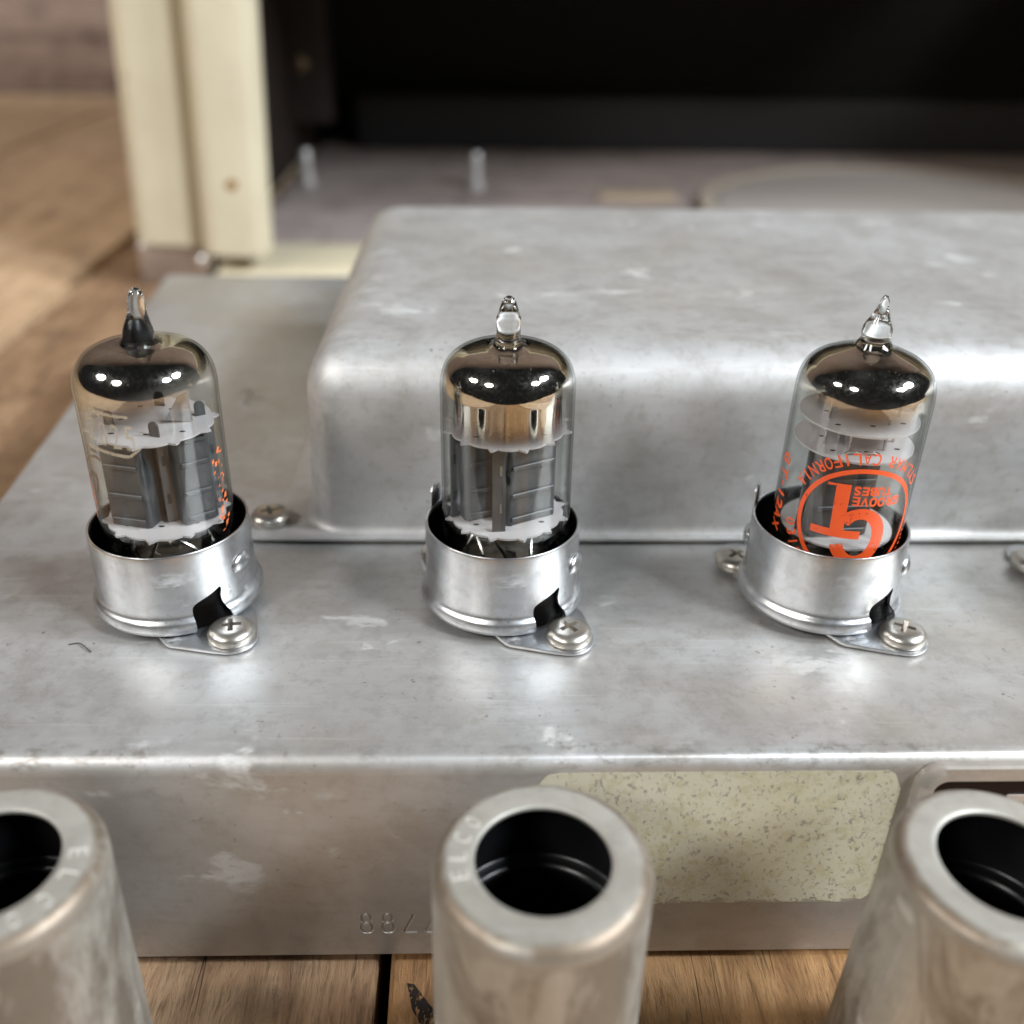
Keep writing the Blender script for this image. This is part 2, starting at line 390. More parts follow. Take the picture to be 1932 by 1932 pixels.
def mat_tolex():
    t = NT('cream_tolex'); v = t.coord((1, 1, 1))
    n = t.noise(t.coord((1, 1, 2.2)), 520, 4, 0.7); b = t.noise(v, 30, 4)
    c = t.mix(t.ramp(b, [(0.4, 0.0), (0.7, 1.0)]), (0.74, 0.67, 0.49), (0.67, 0.595, 0.43))
    c = t.mix(t.ramp(t.noise(v, 90, 2), [(0.70, 0.0), (0.78, 0.5)]), c, (0.35, 0.22, 0.10))
    t.principled(Base_Color=c, Roughness=0.6, Normal=t.bump(n, 0.0012, 1.0)); return t.m
M['tolex'] = mat_tolex()
M['wood_a'] = mat_wood('plank_amber', (0.17, 0.080, 0.030), (0.40, 0.215, 0.088), (0.58, 0.35, 0.165), 0.13, bump=0.0012)
M['wood_b'] = mat_wood('plank_tan', (0.40, 0.26, 0.15), (0.60, 0.41, 0.25), (0.70, 0.51, 0.335), 0.57, grain=0.7)
M['wood_c'] = mat_wood('plank_brown', (0.22, 0.13, 0.07), (0.43, 0.275, 0.16), (0.58, 0.40, 0.25), 0.91, bump=0.0012)
M['wood_d'] = mat_wood('plank_weathered', (0.15, 0.083, 0.042), (0.35, 0.21, 0.115), (0.50, 0.33, 0.195), 0.91, bump=0.0012)
M['wood_wall'] = mat_wood('wall_board', (0.13, 0.085, 0.065), (0.27, 0.185, 0.145), (0.36, 0.26, 0.21), 0.3, 0.65, 'x', 0.35, 0.0006)
M['wood_in'] = mat_wood('cabinet_board', (0.22, 0.18, 0.17), (0.35, 0.295, 0.28), (0.43, 0.365, 0.34), 0.77, 0.6, 'x', 0.4, 0.0002)
M['wood_dark'] = mat_wood('dark_stained_wood', (0.012, 0.007, 0.005), (0.024, 0.014, 0.010), (0.035, 0.02, 0.014), 0.4, 0.7, 'z', 0.5, 0.0002)
M['cloth'] = plain('black_grille_cloth', (0.0045, 0.0045, 0.004), 0.9)
M['rail'] = plain('dark_grey_rail', (0.014, 0.0135, 0.015), 0.6)

# ------------------------------------------------------------------ floor and wall
FZ = -38.5
floor = MB().box((-1400, -500, FZ-45), (1400, 980, FZ-22)).build('floor', plain('floor_shadow_gap', (0.03, 0.022, 0.016), 0.9), None)
floor['kind'] = 'structure'
seams = [-1000, -838, -664, -502, -341, -179.5, -17.1, 146, 308, 470, 634, 800, 1000]
for i in range(len(seams)-1):
    g0, g1 = (3.0 if i <= 5 else 0.95), (3.0 if i <= 4 else 0.95); a, b = seams[i]+g0, seams[i+1]-g1
    zt = FZ + (0 if 4 <= i <= 7 else random.uniform(-0.6, 0.3))
    m = [M['wood_b'], M['wood_c'], M['wood_a']][(i+2) % 3]
    if i == 6: m = M['wood_a']
    if i == 5: m = M['wood_d']
    if i <= 4: m = M['wood_b']
    mb = MB(); n = 60; y0, y1 = -480, 948
    # slightly wavering edges so the gap is not ruler straight
    vs = []; fs = []
    for k in range(n+1):
        y = y0+(y1-y0)*k/n
        da = 0.22*math.sin(y*0.083+i)+0.15*math.sin(y*0.31+2*i); db = 0.22*math.sin(y*0.071+i*1.7+1)+0.14*math.sin(y*0.27+i)
        vs += [(a+da, y, FZ-18), (a+da, y, zt-0.5), (a+da+0.6, y, zt), (b+db-0.6, y, zt), (b+db, y, zt-0.5), (b+db, y, FZ-18)]
    for k in range(n):
        for q in range(6):
            fs.append((k*6+q, k*6+(q+1) % 6, (k+1)*6+(q+1) % 6, (k+1)*6+q))
    fs += [tuple(range(6)), tuple(n*6+q for q in range(5, -1, -1))]
    pl = mb.add(vs, fs).build('plank', m, floor, angle=30)
    if i == 6: plank_front = pl
wall = MB().box((-1400, 968, FZ-22), (1400, 985, 2340)).build('back_wall', M['wood_wall'], None); wall['kind'] = 'structure'
for k in range(16):
    z0 = FZ-0.3+k*148
    MB().box((-1390, 950, z0), (1390, 967.5, z0+146.5)).build('wall_board', M['wood_wall'], wall, bevel=1.5)
def mat_ink():
    t = NT('worn_ink'); v = t.coord()
    tr = t.n('ShaderNodeBsdfTransparent'); d = t.n('ShaderNodeBsdfDiffuse'); d.inputs[0].default_value = (0.03, 0.025, 0.022, 1)
    mx = t.n('ShaderNodeMixShader'); t.link(t.ramp(t.noise(t.coord((1, 0.35, 1)), 1700, 3, 0.7), [(0.40, 0.0), (0.47, 0.9)]), mx.inputs[0])
    t.link(tr.outputs[0], mx.inputs[1]); t.link(d.outputs[0], mx.inputs[2]); t.link(mx.outputs[0], t.out.inputs[0]); return t.m

MB().prism([(-13.6, -40.0), (-12.6, -40.2), (-10.4, -43.2), (-8.0, -46.0), (-7.2, -50.0), (-10.2, -48.6), (-12.6, -44.2)], FZ+0.02, FZ+0.05).build('ink_mark', mat_ink(), plank_front, smooth=False)

# ------------------------------------------------------------------ screws (one mesh, shared)
def screw_mesh(r=3.4, h=2.2):
    prof = [(0.0, h)] + spline([(0.5, h), (1.6, h-0.05), (2.5, h-0.22), (3.1, h-0.62), (r, h-1.15), (r, 0.45), (r*0.95, 0.05)], 4) + [(0.0, 0.0)]
    me = MB().lathe(prof, 48).mesh('screw_body')
    def slot(rot):
        T = Matrix.Rotation(rot, 4, 'Z')
        vs = [(-1.9, -0.42, h+0.5), (1.9, -0.42, h+0.5), (1.9, 0.42, h+0.5), (-1.9, 0.42, h+0.5), (-0.7, -0.26, h-1.6), (0.7, -0.26, h-1.6), (0.7, 0.26, h-1.6), (-0.7, 0.26, h-1.6)]
        return MB().add(vs, [(0, 1, 2, 3), (7, 6, 5, 4), (0, 4, 5, 1), (1, 5, 6, 2), (2, 6, 7, 3), (3, 7, 4, 0)], T).mesh('c', smooth=False)
    out = boolean(me, [slot(0), slot(R(90.3))], 'screw'); out.materials.append(M['screw']); return out
SCREW = screw_mesh()

# ------------------------------------------------------------------ chassis
ch = thing('amp_chassis', 'grey zinc amplifier chassis with a raised cover box and a row of tube sockets', 'amplifier chassis', (0, 0, -37.0))
FY = -36.4          # front face
CZ = 37.0           # local height of the chassis top
def chassis_body():
    left = lambda y: -90.6-0.068*(y-0)
    poly = [(left(-36.4), FY), (260, FY), (260, 182), (left(182), 182)]
    mb = MB().prism(poly, 0.1, CZ); me = mb.mesh('body', smooth=False)
    bm = bmesh.new(); bm.from_mesh(me)
    top = [e for e in bm.edges if all(v.co.z > (CZ-1)*S for v in e.verts)]
    bmesh.ops.bevel(bm, geom=top, offset=2.8*S, segments=6, profile=0.5, affect='EDGES')
    bm.to_mesh(me); bm.free()
    cuts = []
    def stroke(pts, closed=False):
        P = [(x, FY-0.02, z) for x, z in pts]
        if closed: P = P+[P[0], P[1]]
        mb = MB().tube(P, 0.27, 8, cap=True); cuts.append(mb.mesh('s', smooth=False))
    # upside-down stamped digits, left to right as they stand on the face: 8 8 7 7
    for x, d in ((-19.2, '8'), (-16.2, '8'), (-13.1, '7'), (-10.1, '7')):
        zb, zt = CZ-32.3, CZ-28.5
        if d == '8':
            for zc, rx, rz in ((zb+1.02, 0.80, 1.02), (zt-0.86, 0.66, 0.86)):
                mb = MB(); n = 22; vs = []; fs = []; kk = 7
                for q in range(n):
                    a = 2*math.pi*q/n
                    for w_ in range(kk):
                        b = 2*math.pi*w_/kk; rr = 0.26*math.cos(b)
                        vs.append((x+(rx+rr)*math.cos(a), FY+0.26*math.sin(b), zc+(rz+rr)*math.sin(a)))
                for q in range(n):
                    for w_ in range(kk):
                        fs.append((q*kk+w_, ((q+1) % n)*kk+w_, ((q+1) % n)*kk+(w_+1) % kk, q*kk+(w_+1) % kk))
                cuts.append(mb.add(vs, fs).mesh('s8', smooth=False))
        else:
            stroke([(x+0.9, zb), (x-0.9, zb)]); stroke([(x-0.85, zb+0.05), (x-0.25, zb+1.6), (x+0.35, zt-0.9), (x+0.5, zt)])
    return boolean(me, cuts, 'body')
body = link('body', chassis_body(), M['chassis'], ch)
for x, y in ((-70, -20), (200, -20), (-70, 160), (200, 160)):
    MB().box((x-8, y-8, -1.5), (x+8, y+8, 0.05)).build('foot', M['black'], ch)

# cover box with rounded edges and a thin flange
def cover_box():
    x0, x1, y0, y1, h, rc, rf = -33.0, 236, 18.2, 131, 34.0, 7.5, 9.0
    rings = []
    def ring(off, z): rings.append((off, z))
    ring(-1.9, 1.15); ring(-1.5, 1.2); ring(-0.8, 1.5); ring(-0.3, 2.1); ring(0.0, 3.0); ring(0.25, 10); ring(0.5, 18); ring(0.7, h-rf)
    for k in range(1, 11):
        a = R(90*k/10); ring(0.7+rf*(1-math.cos(a)), h-rf+rf*math.sin(a))
    ring(14, h+0.05)
    vs = []; fs = []; n = None
    for off, z in rings:
        r = max(rc-off*0.75, 2.5) if off < 5 else max(rc-off*0.5, 2.5)
        P = rrect(x0+off, y0+off, x1-off, y1-off, r, 8); n = len(P)
        vs += [(x, y, z) for x, y in P]
    for q in range(len(rings)-1):
        for i in range(n): fs.append((q*n+i, q*n+(i+1) % n, (q+1)*n+(i+1) % n, (q+1)*n+i))
    fs.append(tuple((len(rings)-1)*n+i for i in range(n)))
    return MB().add(vs, fs, Matrix.Translation((0, 0, CZ)))
cover = cover_box().build('cover_box', M['cover'], ch, angle=50)
fl = []
fl += [(-47.5, 21), (-46, 18), (-43, 16.4), (-30, 16.1), (238, 16.1), (238, 134), (-39, 134), (-39, 36), (-40, 33.5), (-44, 32), (-47, 29)]
flange = MB().prism(fl, CZ+0.75, CZ+1.35).build('cover_flange', M['cover'], cover, bevel=0.2, seg=2)
o = link('screw', SCREW, None, cover); o.location = Vector((-40.2, 22.3, CZ+1.35))*S; o.rotation_euler = (0, 0, 0.3)

# pressed lug on the chassis, left of the cover box
lug = MB().tube([(-57.0, 79.5, CZ-0.4), (-56.9, 79.5, CZ+1.0), (-55.9, 79.3, CZ+2.1), (-54.7, 79.1, CZ+2.0)], [0.9, 0.85, 0.8, 0.6], 8).build('lug', M['screw'], ch)

# worn yellow tape on the front face
def mat_tape():
    t = NT('yellow_tape'); v = t.coord(); v2 = t.coord((1, 1, 0.7), (0, R(25), 0))
    base = t.mix(t.ramp(t.noise(v, 60, 4), [(0.35, 0.0), (0.7, 1.0)]), (0.49, 0.46, 0.325), (0.53, 0.515, 0.42))
    base = t.mix(t.ramp(t.noise(v, 700, 4, 0.6), [(0.5, 0.0), (0.62, 0.5)]), base, (0.40, 0.36, 0.21))
    fleck = t.ramp(t.noise(v2, 800, 5, 0.7), [(0.60, 0.0), (0.63, 1.0)])
    fleck = t.math('MAXIMUM', fleck, t.math('MULTIPLY', t.ramp(t.noise(v2, 1700, 3, 0.6), [(0.60, 0.0), (0.64, 1.0)]), 0.8))
    x, y, z = t.sep(v)
    edge = t.ramp(t.math('ADD', t.math('MULTIPLY', t.math('ADD', z, -0.0090), 110.0), t.math('MULTIPLY', t.noise(v, 260, 5, 0.7), 0.9)), [(0.58, 1.0), (0.63, 0.0)])
    fl_ = t.math('MAXIMUM', fleck, t.math('MULTIPLY', edge, 0.9))
    c = t.mix(t.math('MULTIPLY', fl_, 0.65), base, (0.35, 0.34, 0.31))
    t.principled(Base_Color=c, Roughness=0.55, Metallic=t.math('MULTIPLY', fl_, 0.5), Normal=t.bump(t.math('SUBTRACT', 1.0, fl_), 0.0001, 0.8)); return t.m
def tape():
    pts = [(2.2, CZ-3.0)]
    x0, x1, z0, z1 = 4.0, 51.4, CZ-26.8, CZ-2.3
    P = rrect(x0, z0, x1, z1, 3.0, 5)
    poly = [(x+0.22*math.sin(7*x+3*z), z+0.2*math.sin(5*x)) for x, z in P]
    T = Matrix(((1, 0, 0, 0), (0, 0, -1, FY), (0, 1, 0, 0), (0, 0, 0, 1)))
    return MB().prism(poly, 0.01, 0.05, T)
tape().build('tape_patch', mat_tape(), ch, angle=30)['label'] = 'worn yellowish tape patch flaking off the front face'

# name plate at the right, upside down
def nameplate():
    x0, x1, z0, z1 = 52.9, 112, CZ-26.0, CZ-0.75
    T = Matrix(((1, 0, 0, 0), (0, 0, -1, FY), (0, 1, 0, 0), (0, 0, 0, 1)))
    outer = rrect(x0, z0, x1, z1, 3.4, 8); n = len(outer); inner = rrect(x0+2.55, z0+2.55, x1-2.55, z1-2.55, 1.9, 8)
    vs = []; fs = []
    rings = [(outer, 0.02), (outer, 0.95), (rrect(x0+0.35, z0+0.35, x1-0.35, z1-0.35, 3.1, 8), 1.2), (rrect(x0+2.4, z0+2.4, x1-2.4, z1-2.4, 1.9, 8), 1.2), (inner, 0.75)]
    for P, d in rings: vs += [(x, z, d) for x, z in P]
    for q in range(len(rings)-1):
        for i in range(n): fs.append((q*n+i, q*n+(i+1) % n, (q+1)*n+(i+1) % n, (q+1)*n+i))
    fs.append(tuple(i for i in range(n)))
    fr = MB().add(vs, fs, T).build('nameplate', M['plate'], ch, angle=35)
    MB().prism(rrect(x0+2.45, z0+2.45, x1-2.45, z1-2.45, 1.8, 8), 0.6, 0.72, T).build('plate_field', plain('brown_enamel', (0.009, 0.004, 0.004), 0.4, 0.0, Specular_IOR_Level=0.2), fr, angle=30)
    lt = plain('plate_letter', (0.55, 0.50, 0.47), 0.4, 0.3)
    for x in (66.6,): MB().prism(rrect(x-1.25, CZ-14.5, x+1.25, CZ-5.9, 0.25, 3), 0.73, 0.95, T).build('letter', lt, fr, angle=30)
nameplate()

# tube sockets
def skirt_mesh():
    out = None
    ext = spline([(11.5, 1.15), (12.2, 1.45), (12.62, 2.3), (12.45, 3.3), (11.95, 3.95), (11.76, 4.5), (11.74, 5.4), (11.72, 8), (11.70, 11), (11.68, 13.9), (11.55, 14.35)], 5)
    inn = [(11.3, 14.3), (11.22, 13.8), (11.22, 5.2), (11.25, 4.4), (11.5, 3.7), (12.0, 3.1), (12.1, 2.4), (11.5, 1.5)]
    me = MB().lathe(ext+inn+[ext[0]], 96).mesh('skirt')
    # bayonet notch low at the front right, cut as one curved-edge opening
    def notch(az, half, z1):
        a = R(az); ux, uy = math.cos(a), math.sin(a); P = [(-half, -1)]+spline([(-half, 4.6), (-half*0.93, 5.5), (-half*0.6, 6.1), (half*0.1, 6.7), (half*0.62, z1-0.3), (half*0.88, z1), (half*1.0, z1-0.5), (half*0.9, 5.9), (half*1.0, 4.6), (half*1.3, 3.3), (half*1.45, 2.0)], 4)+[(half*1.5, -1)]
        T = Matrix(((-uy, 0, ux, 0), (ux, 0, uy, 0), (0, 1, 0, 0), (0, 0, 0, 1)))
        return MB().prism([(p[0], p[1]) for p in P], 6, 16, T).mesh('n', smooth=False)
    out = boolean(me, [notch(-56.5, 2.35, 7.5), notch(123.5, 2.35, 7.5)], 'skirt'); return out
SKIRT = skirt_mesh(); SKIRT.materials.append(M['skirt'])
def saddle_mesh():
    # diamond plate with two ears under the skirt
    e = [(-1.5, -10.4), (0.3, -12.9), (1.0, -13.4), (7.6, -15.2)]
    e += [(9.7+3.75*math.cos(R(a)), -11.8+3.75*math.sin(R(a))) for a in range(-110, 21, 13)]
    e += [(13.0, -8.5), (12.2, -5.0), (10.6, -2.5)]
    mid = [(10.5*math.cos(R(a)), 10.5*math.sin(R(a))) for a in range(0, 90, 15)]
    half = e+mid
    poly = half+[(-x, -y) for x, y in half]
    return MB().prism(poly, 0.25, 0.85).mesh('saddle', bevel=0.15, seg=2)
SADDLE = saddle_mesh(); SADDLE.materials.append(M['skirt'])
def bump_mesh():
    mb = MB(); n = 14; prof = [(1.9*math.sin(R(a)), 1.05*math.cos(R(a))) for a in range(0, 91, 10)]
    return mb.lathe(prof, 20).mesh('bayonet_knob')
KNOB = bump_mesh(); KNOB.materials.append(M['skirt'])
LINER = MB().lathe(spline([(11.12, 13.9), (11.1, 8), (11.1, 4.6)], 3)+[(11.0, 4.4), (10.95, 1.2), (10.3, 0.9), (9.6, 2.2), (8.8, 4.0), (6.5, 4.6), (3.2, 4.6), (2.8, 3.6), (0.0, 3.6)], 72).mesh('socket_insert')
LINER.materials.append(M['inner_brown'])  # floor is the socket body; dark side wall stands for the unlit skirt inside
TAB = MB().prism([(-1.7, 0), (1.7, 0), (1.35, 3.3), (0.6, 4.1), (-0.9, 4.1), (-1.5, 3.2)], -0.2, 0.2).mesh('lock_tab', bevel=0.12, seg=2); TAB.materials.append(M['skirt'])
for i, x in enumerate((-50, 0, 50, 100)):
    sk = link('tube_socket', SKIRT, None, ch); sk.location = Vector((x, 0, CZ))*S
    rz = [0.05, 0.0, -0.03, 0.02][i]; sk.rotation_euler = (0, 0, rz)
    link('saddle', SADDLE, None, sk); link('socket_insert', LINER, None, sk)
    for k, (sx, sy) in enumerate(((9.7, -11.8), (-9.9, 11.0) if i < 2 else (-11.4, 8.2))):
        s_ = link('screw', SCREW, None, sk); s_.location = Vector((sx, sy, 0.85))*S; s_.rotation_euler = (0, 0, 0.15+i*0.47+k*1.1)
    for az in (-22, 158):
        b = link('bayonet_knob', KNOB, None, sk); a = R(az)
        d = Vector((math.cos(a), math.sin(a), 0)); b.location = (d*11.55+Vector((0, 0, 9.2)))*S
        b.rotation_euler = d.to_track_quat('Z', 'Y').to_euler(); b.scale = (1.25, 0.9, 1)
    if i in (1, 2):
        tb = link('lock_tab', TAB, None, sk); a = R(154); d = Vector((math.cos(a), math.sin(a), 0))
        tb.location = (d*11.5+Vector((0, 0, 13.6)))*S; tb.rotation_euler = (R(90), 0, a+R(90))

# ------------------------------------------------------------------ vacuum tubes
RG = 9.6
def wrap(u, z, r=RG+0.03): return (r*math.sin(u/r), -r*math.cos(u/r), z)
def ring_strip(cu, cz, ro, ri, a0, a1, n=120, rz=None, riz=None, rr=RG+0.03):
    vs = []; fs = []; rz = rz or ro; riz = riz or ri; m = 4
    for k in range(n+1):
        a = R(a0+(a1-a0)*k/n)
        for q in range(m):
            t = q/(m-1); vs.append(wrap(cu+(ri+(ro-ri)*t)*math.cos(a), cz+(riz+(rz-riz)*t)*math.sin(a), rr))
    for k in range(n):
        for q in range(m-1): fs.append((k*m+q, k*m+q+1, (k+1)*m+q+1, (k+1)*m+q))
    return vs, fs
def quad_patch(p, nu=12, nz=6, rr=RG+0.03):
    # p: four (u, z) corners
    vs = []; fs = []
    for i in range(nu+1):
        for j in range(nz+1):
            s_, t = i/nu, j/nz
            u = (1-s_)*(1-t)*p[0][0]+s_*(1-t)*p[1][0]+s_*t*p[2][0]+(1-s_)*t*p[3][0]
            z = (1-s_)*(1-t)*p[0][1]+s_*(1-t)*p[1][1]+s_*t*p[2][1]+(1-s_)*t*p[3][1]
            vs.append(wrap(u, z, rr))
    for i in range(nu):
        for j in range(nz): a = i*(nz+1)+j; fs.append((a, a+nz+1, a+nz+2, a+1))
    return vs, fs
def anode_mesh(w_=6.4, d_=5.0, z0=16.2, z1=29.4):
    mb = MB()
    P = rrect(-w_/2, -d_/2, w_/2, d_/2, 0.9, 4); n = len(P); zs = [z0, z1]
    mb.prism(P, z0, z1)
    return mb
def make_anodes(parent, spots, z0, z1):
    for (x, y, rot, ww, dd, wing) in spots:
        T = Matrix.Translation((x, y, 0)) @ Matrix.Rotation(R(rot), 4, 'Z')
        a = MB().prism(rrect(-ww/2, -dd/2, ww/2, dd/2, 0.8, 4), z0, z1, T)
        if wing:   # crimped side wings
            a.box((-ww/2-wing, -0.16, z0+0.1), (-ww/2+0.1, 0.16, z1-0.1), T); a.box((ww/2-0.1, -0.16, z0+0.1), (ww/2+wing, 0.16, z1-0.1), T)
        for s_ in (-1, 1):       # stiffening ribs across both faces
            for f in (0.08, 0.36, 0.68, 0.93):
                zc = z0+(z1-z0)*f
                yy = s_*dd/2
                a.box((-ww/2+0.7, min(yy, yy+s_*0.42), zc-0.34), (ww/2-0.7, max(yy, yy+s_*0.42), zc+0.34), T)
        ob = a.build('anode', M['anode'], parent, bevel=0.1, seg=1, angle=30)
        sl = MB()
        if wing:
            for s_ in (-1, 1):
                for f in (0.27, 0.70):
                    zc = z0+(z1-z0)*f; xc = s_*(ww/2+wing*0.55)
                    sl.box((xc-0.28, -0.2, zc-0.75), (xc+0.28, 0.2, zc+0.75), T)
            sl.build('slot', M['anode_dark'], ob)
def mica_mesh(r, teeth, z, th=0.3, amp=1.1, holes=()):
    n = 144; vs = []; fs = []; P = []
    for k in range(n):
        a = 2*math.pi*k/n
        if teeth:
            ph = (k*teeth/n) % 1.0; tt = max(0.0, 1-abs(ph-0.5)/0.16)
            rr = r+amp*tt**0.8 + 0.12*math.sin(5*a+r) - 0.25*math.cos(2*math.pi*ph)*-0.5
        else: rr = r
        P.append((rr*math.cos(a), rr*math.sin(a)))
    return MB().prism(P, z, z+th)
def tube_common(name, label, x, tilt, prof, getter, tip, z_mica, style):
    t = thing(name, label, 'vacuum tube', (x, 0, 0), (0, R(tilt), 0), 'vacuum tubes standing in the sockets')
    base = [(0.0, 4.9), (5.0, 4.9), (8.0, 5.4), (9.0, 6.6), (9.5, 8.5), (RG, 11.0), (RG, 20), (RG, 30)]
    outer = base[:4]+spline(base[4:]+prof, 5)[1:]
    # second wall 0.9 mm inside the first
    def inset(p, d):
        res = []
        for i in range(len(p)):
            a = Vector(p[max(i-1, 0)]); b = Vector(p[min(i+1, len(p)-1)]); tt = (b-a).normalized(); nrm = Vector((-tt.y, tt.x))
            q = Vector(p[i])+nrm*d; res.append((max(q.x, 0.02), q.y))
        return res
    inner = inset(outer[3:], 0.32)
    mb = MB().lathe(outer, 96); mb.lathe(inner, 96)
    env = mb.build('glass_envelope', M['glass'], t, angle=70)
    gp = [p for p in inset(outer[3:], 0.42) if p[1] > getter[1]-2.5]
    MB().lathe(gp, 96).build('getter_mirror', mat_getter('getter_film', *getter), t, angle=70)
    tp = MB(); tp.tube([(p[0], p[1], p[2]) for p in tip], [p[3] for p in tip], 24)
    tp.build('glass_tip', M['solid'], t, angle=60)
    for z, r, teeth in z_mica:
        mc = mica_mesh(r, teeth, z).build('mica_spacer', M['mica'], t, angle=30)
        hl = MB()
        for k in range(7):
            a = R(k*51+20); rr = 4.6 if k % 2 else 6.2
            hl.prism([(rr*math.cos(a)+0.45*math.cos(q), rr*math.sin(a)+0.28*math.sin(q)) for q in [i*math.pi/5 for i in range(10)]], z+0.29, z+0.32)
        hl.build('hole', M['anode_dark'], mc)
    # leads between lower spacer and the pressed glass base, and the base itself
    zb = z_mica[-1][0]
    MB().lathe([(0, 9.2), (3.5, 9.0), (6.6, 8.2), (7.6, 7.2), (7.9, 6.2)], 48).build('pressed_base', plain('pressed_glass_base', (0.10, 0.085, 0.07), 0.12), t)
    rnd = random.Random(int(x)+99)
    for k in range(9):
        a = R(k*36+18+x); a2 = a+rnd.uniform(-0.9, 0.9); r2 = rnd.uniform(2.5, 6.5)
        pts = [(6.0*math.cos(a), 6.0*math.sin(a), 7.0), (6.0*math.cos(a), 6.0*math.sin(a), 10.2+rnd.uniform(0, 1)), (r2*math.cos(a2), r2*math.sin(a2), zb-1.4), (r2*math.cos(a2), r2*math.sin(a2), zb+0.2)]
        MB().tube(spline(pts, 3), 0.27, 6).build('lead_wire', M['wire'], t)
    for k in range(3):
        a = R(k*120+40+x); a2 = a+0.9
        mb = MB().box((-0.8, -0.12, 0), (0.8, 0.12, 2.6), Matrix.Translation((5.2*math.cos(a), 5.2*math.sin(a), 9.6)) @ Matrix.Rotation(a2, 4, 'Z') @ Matrix.Rotation(0.3, 4, 'X'))
        mb.build('lead_strip', M['wire'], t)
    return t
def arch_tab(parent, x, y, rot, z, w_=1.5, h=2.2, mat=None):
    P = [(-w_/2, 0)]+[(-w_/2*math.cos(R(a)), h-w_/2+w_/2*math.sin(R(a))) for a in range(0, 181, 20)]+[(w_/2, 0)]
    T = Matrix.Translation((x, y, z)) @ Matrix.Rotation(R(rot), 4, 'Z') @ Matrix.Rotation(R(90), 4, 'X')
    MB().prism(P, -0.15, 0.15, T).build('anode_tab', mat or M['anode'], parent, angle=30)
def post(parent, x, y, z0, z1, r=0.3, mat=None):
    MB().tube([(x, y, z0), (x, y, z1)], r, 8).build('support_rod', mat or M['wire'], parent)

# left tube: worn print, dark solid tip
t1 = tube_common('vacuum_tube', 'vacuum tube with worn tan number print and dark crooked tip, left of the cover box', -50, 0.2,
    [(9.62, 34.5), (9.6, 36.2), (9.4, 37.8), (8.8, 39.3), (7.7, 40.6), (6.2, 41.4), (4.4, 41.9), (3.0, 42.1), (2.3, 42.7)],
    (38.2, 34.0, -0.25, 0.6),
    [(0, 0, 41.7, 2.7), (0, 0, 42.3, 2.35), (0.05, 0, 43.0, 2.15), (0.15, 0, 44.0, 1.95), (0.25, 0, 45.0, 1.6), (0.35, 0, 46.2, 1.3), (0.45, 0, 47.4, 1.15), (0.55, 0, 48.4, 1.05), (0.6, 0, 49.1, 0.75), (0.6, 0, 49.5, 0.3)],
    [(29.9, 8.35, 10), (15.3, 8.35, 10)], 0)
make_anodes(t1, [(-3.2, -2.3, -14, 6.6, 5.2, 0.0), (4.6, -1.2, 36, 5.4, 5.0, 1.6), (-1.4, 4.6, -14, 6.0, 4.0, 1.2)], 15.7, 29.8)
for x, y, r_ in ((1.8, -5.2, -20), (-5.6, -1.4, -20), (-0.5, 5.6, -10), (6.2, 2.2, 30)): arch_tab(t1, x, y, r_, 30.2)
MB().tube([(-0.2, 0, 42.0), (-0.15, 0, 43.8), (0.0, 0, 45.2)], [1.5, 1.35, 0.6], 14).build('getter_residue', M['liner'], t1)
mb = MB().prism([(-2.2, 0), (1.4, -0.6), (1.2, 3.8), (-0.2, 3.2)], -0.1, 0.1, Matrix.Translation((4.4, -0.5, 31.0)) @ Matrix.Rotation(R(15), 4, 'Z') @ Matrix.Rotation(R(90), 4, 'X'))
mb.build('getter_holder', M['wire'], t1)
lg = MB(); v_, f_ = ring_strip(-13.6, 20.5, 4.6, 4.2, -100, 150, 60); lg.add(v_, f_); v_, f_ = ring_strip(-13.4, 20.3, 2.6, 1.9, -30, 240, 40); lg.add(v_, f_)
v_, f_ = ring_strip(-12.2, 20.0, 6.6, 6.2, 120, 215, 40); lg.add(v_, f_)
lg1 = lg.build('worn_orange_print', M['orange_faded'], t1, smooth=False)
rnd = random.Random(5)
fk = MB()
for k in range(26):
    u, z, a_, b_ = 12.2+rnd.uniform(-1.0, 1.3), 26.8-k*0.5+rnd.uniform(-0.3, 0.3), rnd.uniform(0.15, 0.55), rnd.uniform(0.12, 0.45)
    v_, f_ = quad_patch([(u-a_, z-b_), (u+a_*rnd.uniform(0.3, 1), z-b_*rnd.uniform(0.2, 1)), (u+a_, z+b_), (u-a_*rnd.uniform(0.2, 1), z+b_*rnd.uniform(0.4, 1))], 2, 2); fk.add(v_, f_)
fk.build('print_flecks', M['orange_faded'], lg1, smooth=False)
et = MB(); v_, f_ = quad_patch([(-5.6, 35.2), (0.2, 34.7), (0.2, 35.1), (-5.6, 35.6)], 12, 2); et.add(v_, f_)
v_, f_ = quad_patch([(-7.2, 29.7), (-0.4, 28.9), (-0.4, 29.4), (-7.2, 30.2)], 14, 2); et.add(v_, f_)
v_, f_ = quad_patch([(-0.4, 28.9), (1.3, 30.3), (1.3, 30.8), (-0.4, 29.4)], 4, 2); et.add(v_, f_)
et1 = et.build('etched_print', M['etch'], t1, smooth=False)
for k, chh in enumerate('7025'):
    me = glyph_mesh('letter', chh, lambda px, py, pz, k=k: wrap(-5.7+k*1.9+px, 32.5-k*0.22+py), 3.6, wid=1.25, sub=0.7); link('letter', me, M['etch'], et1)

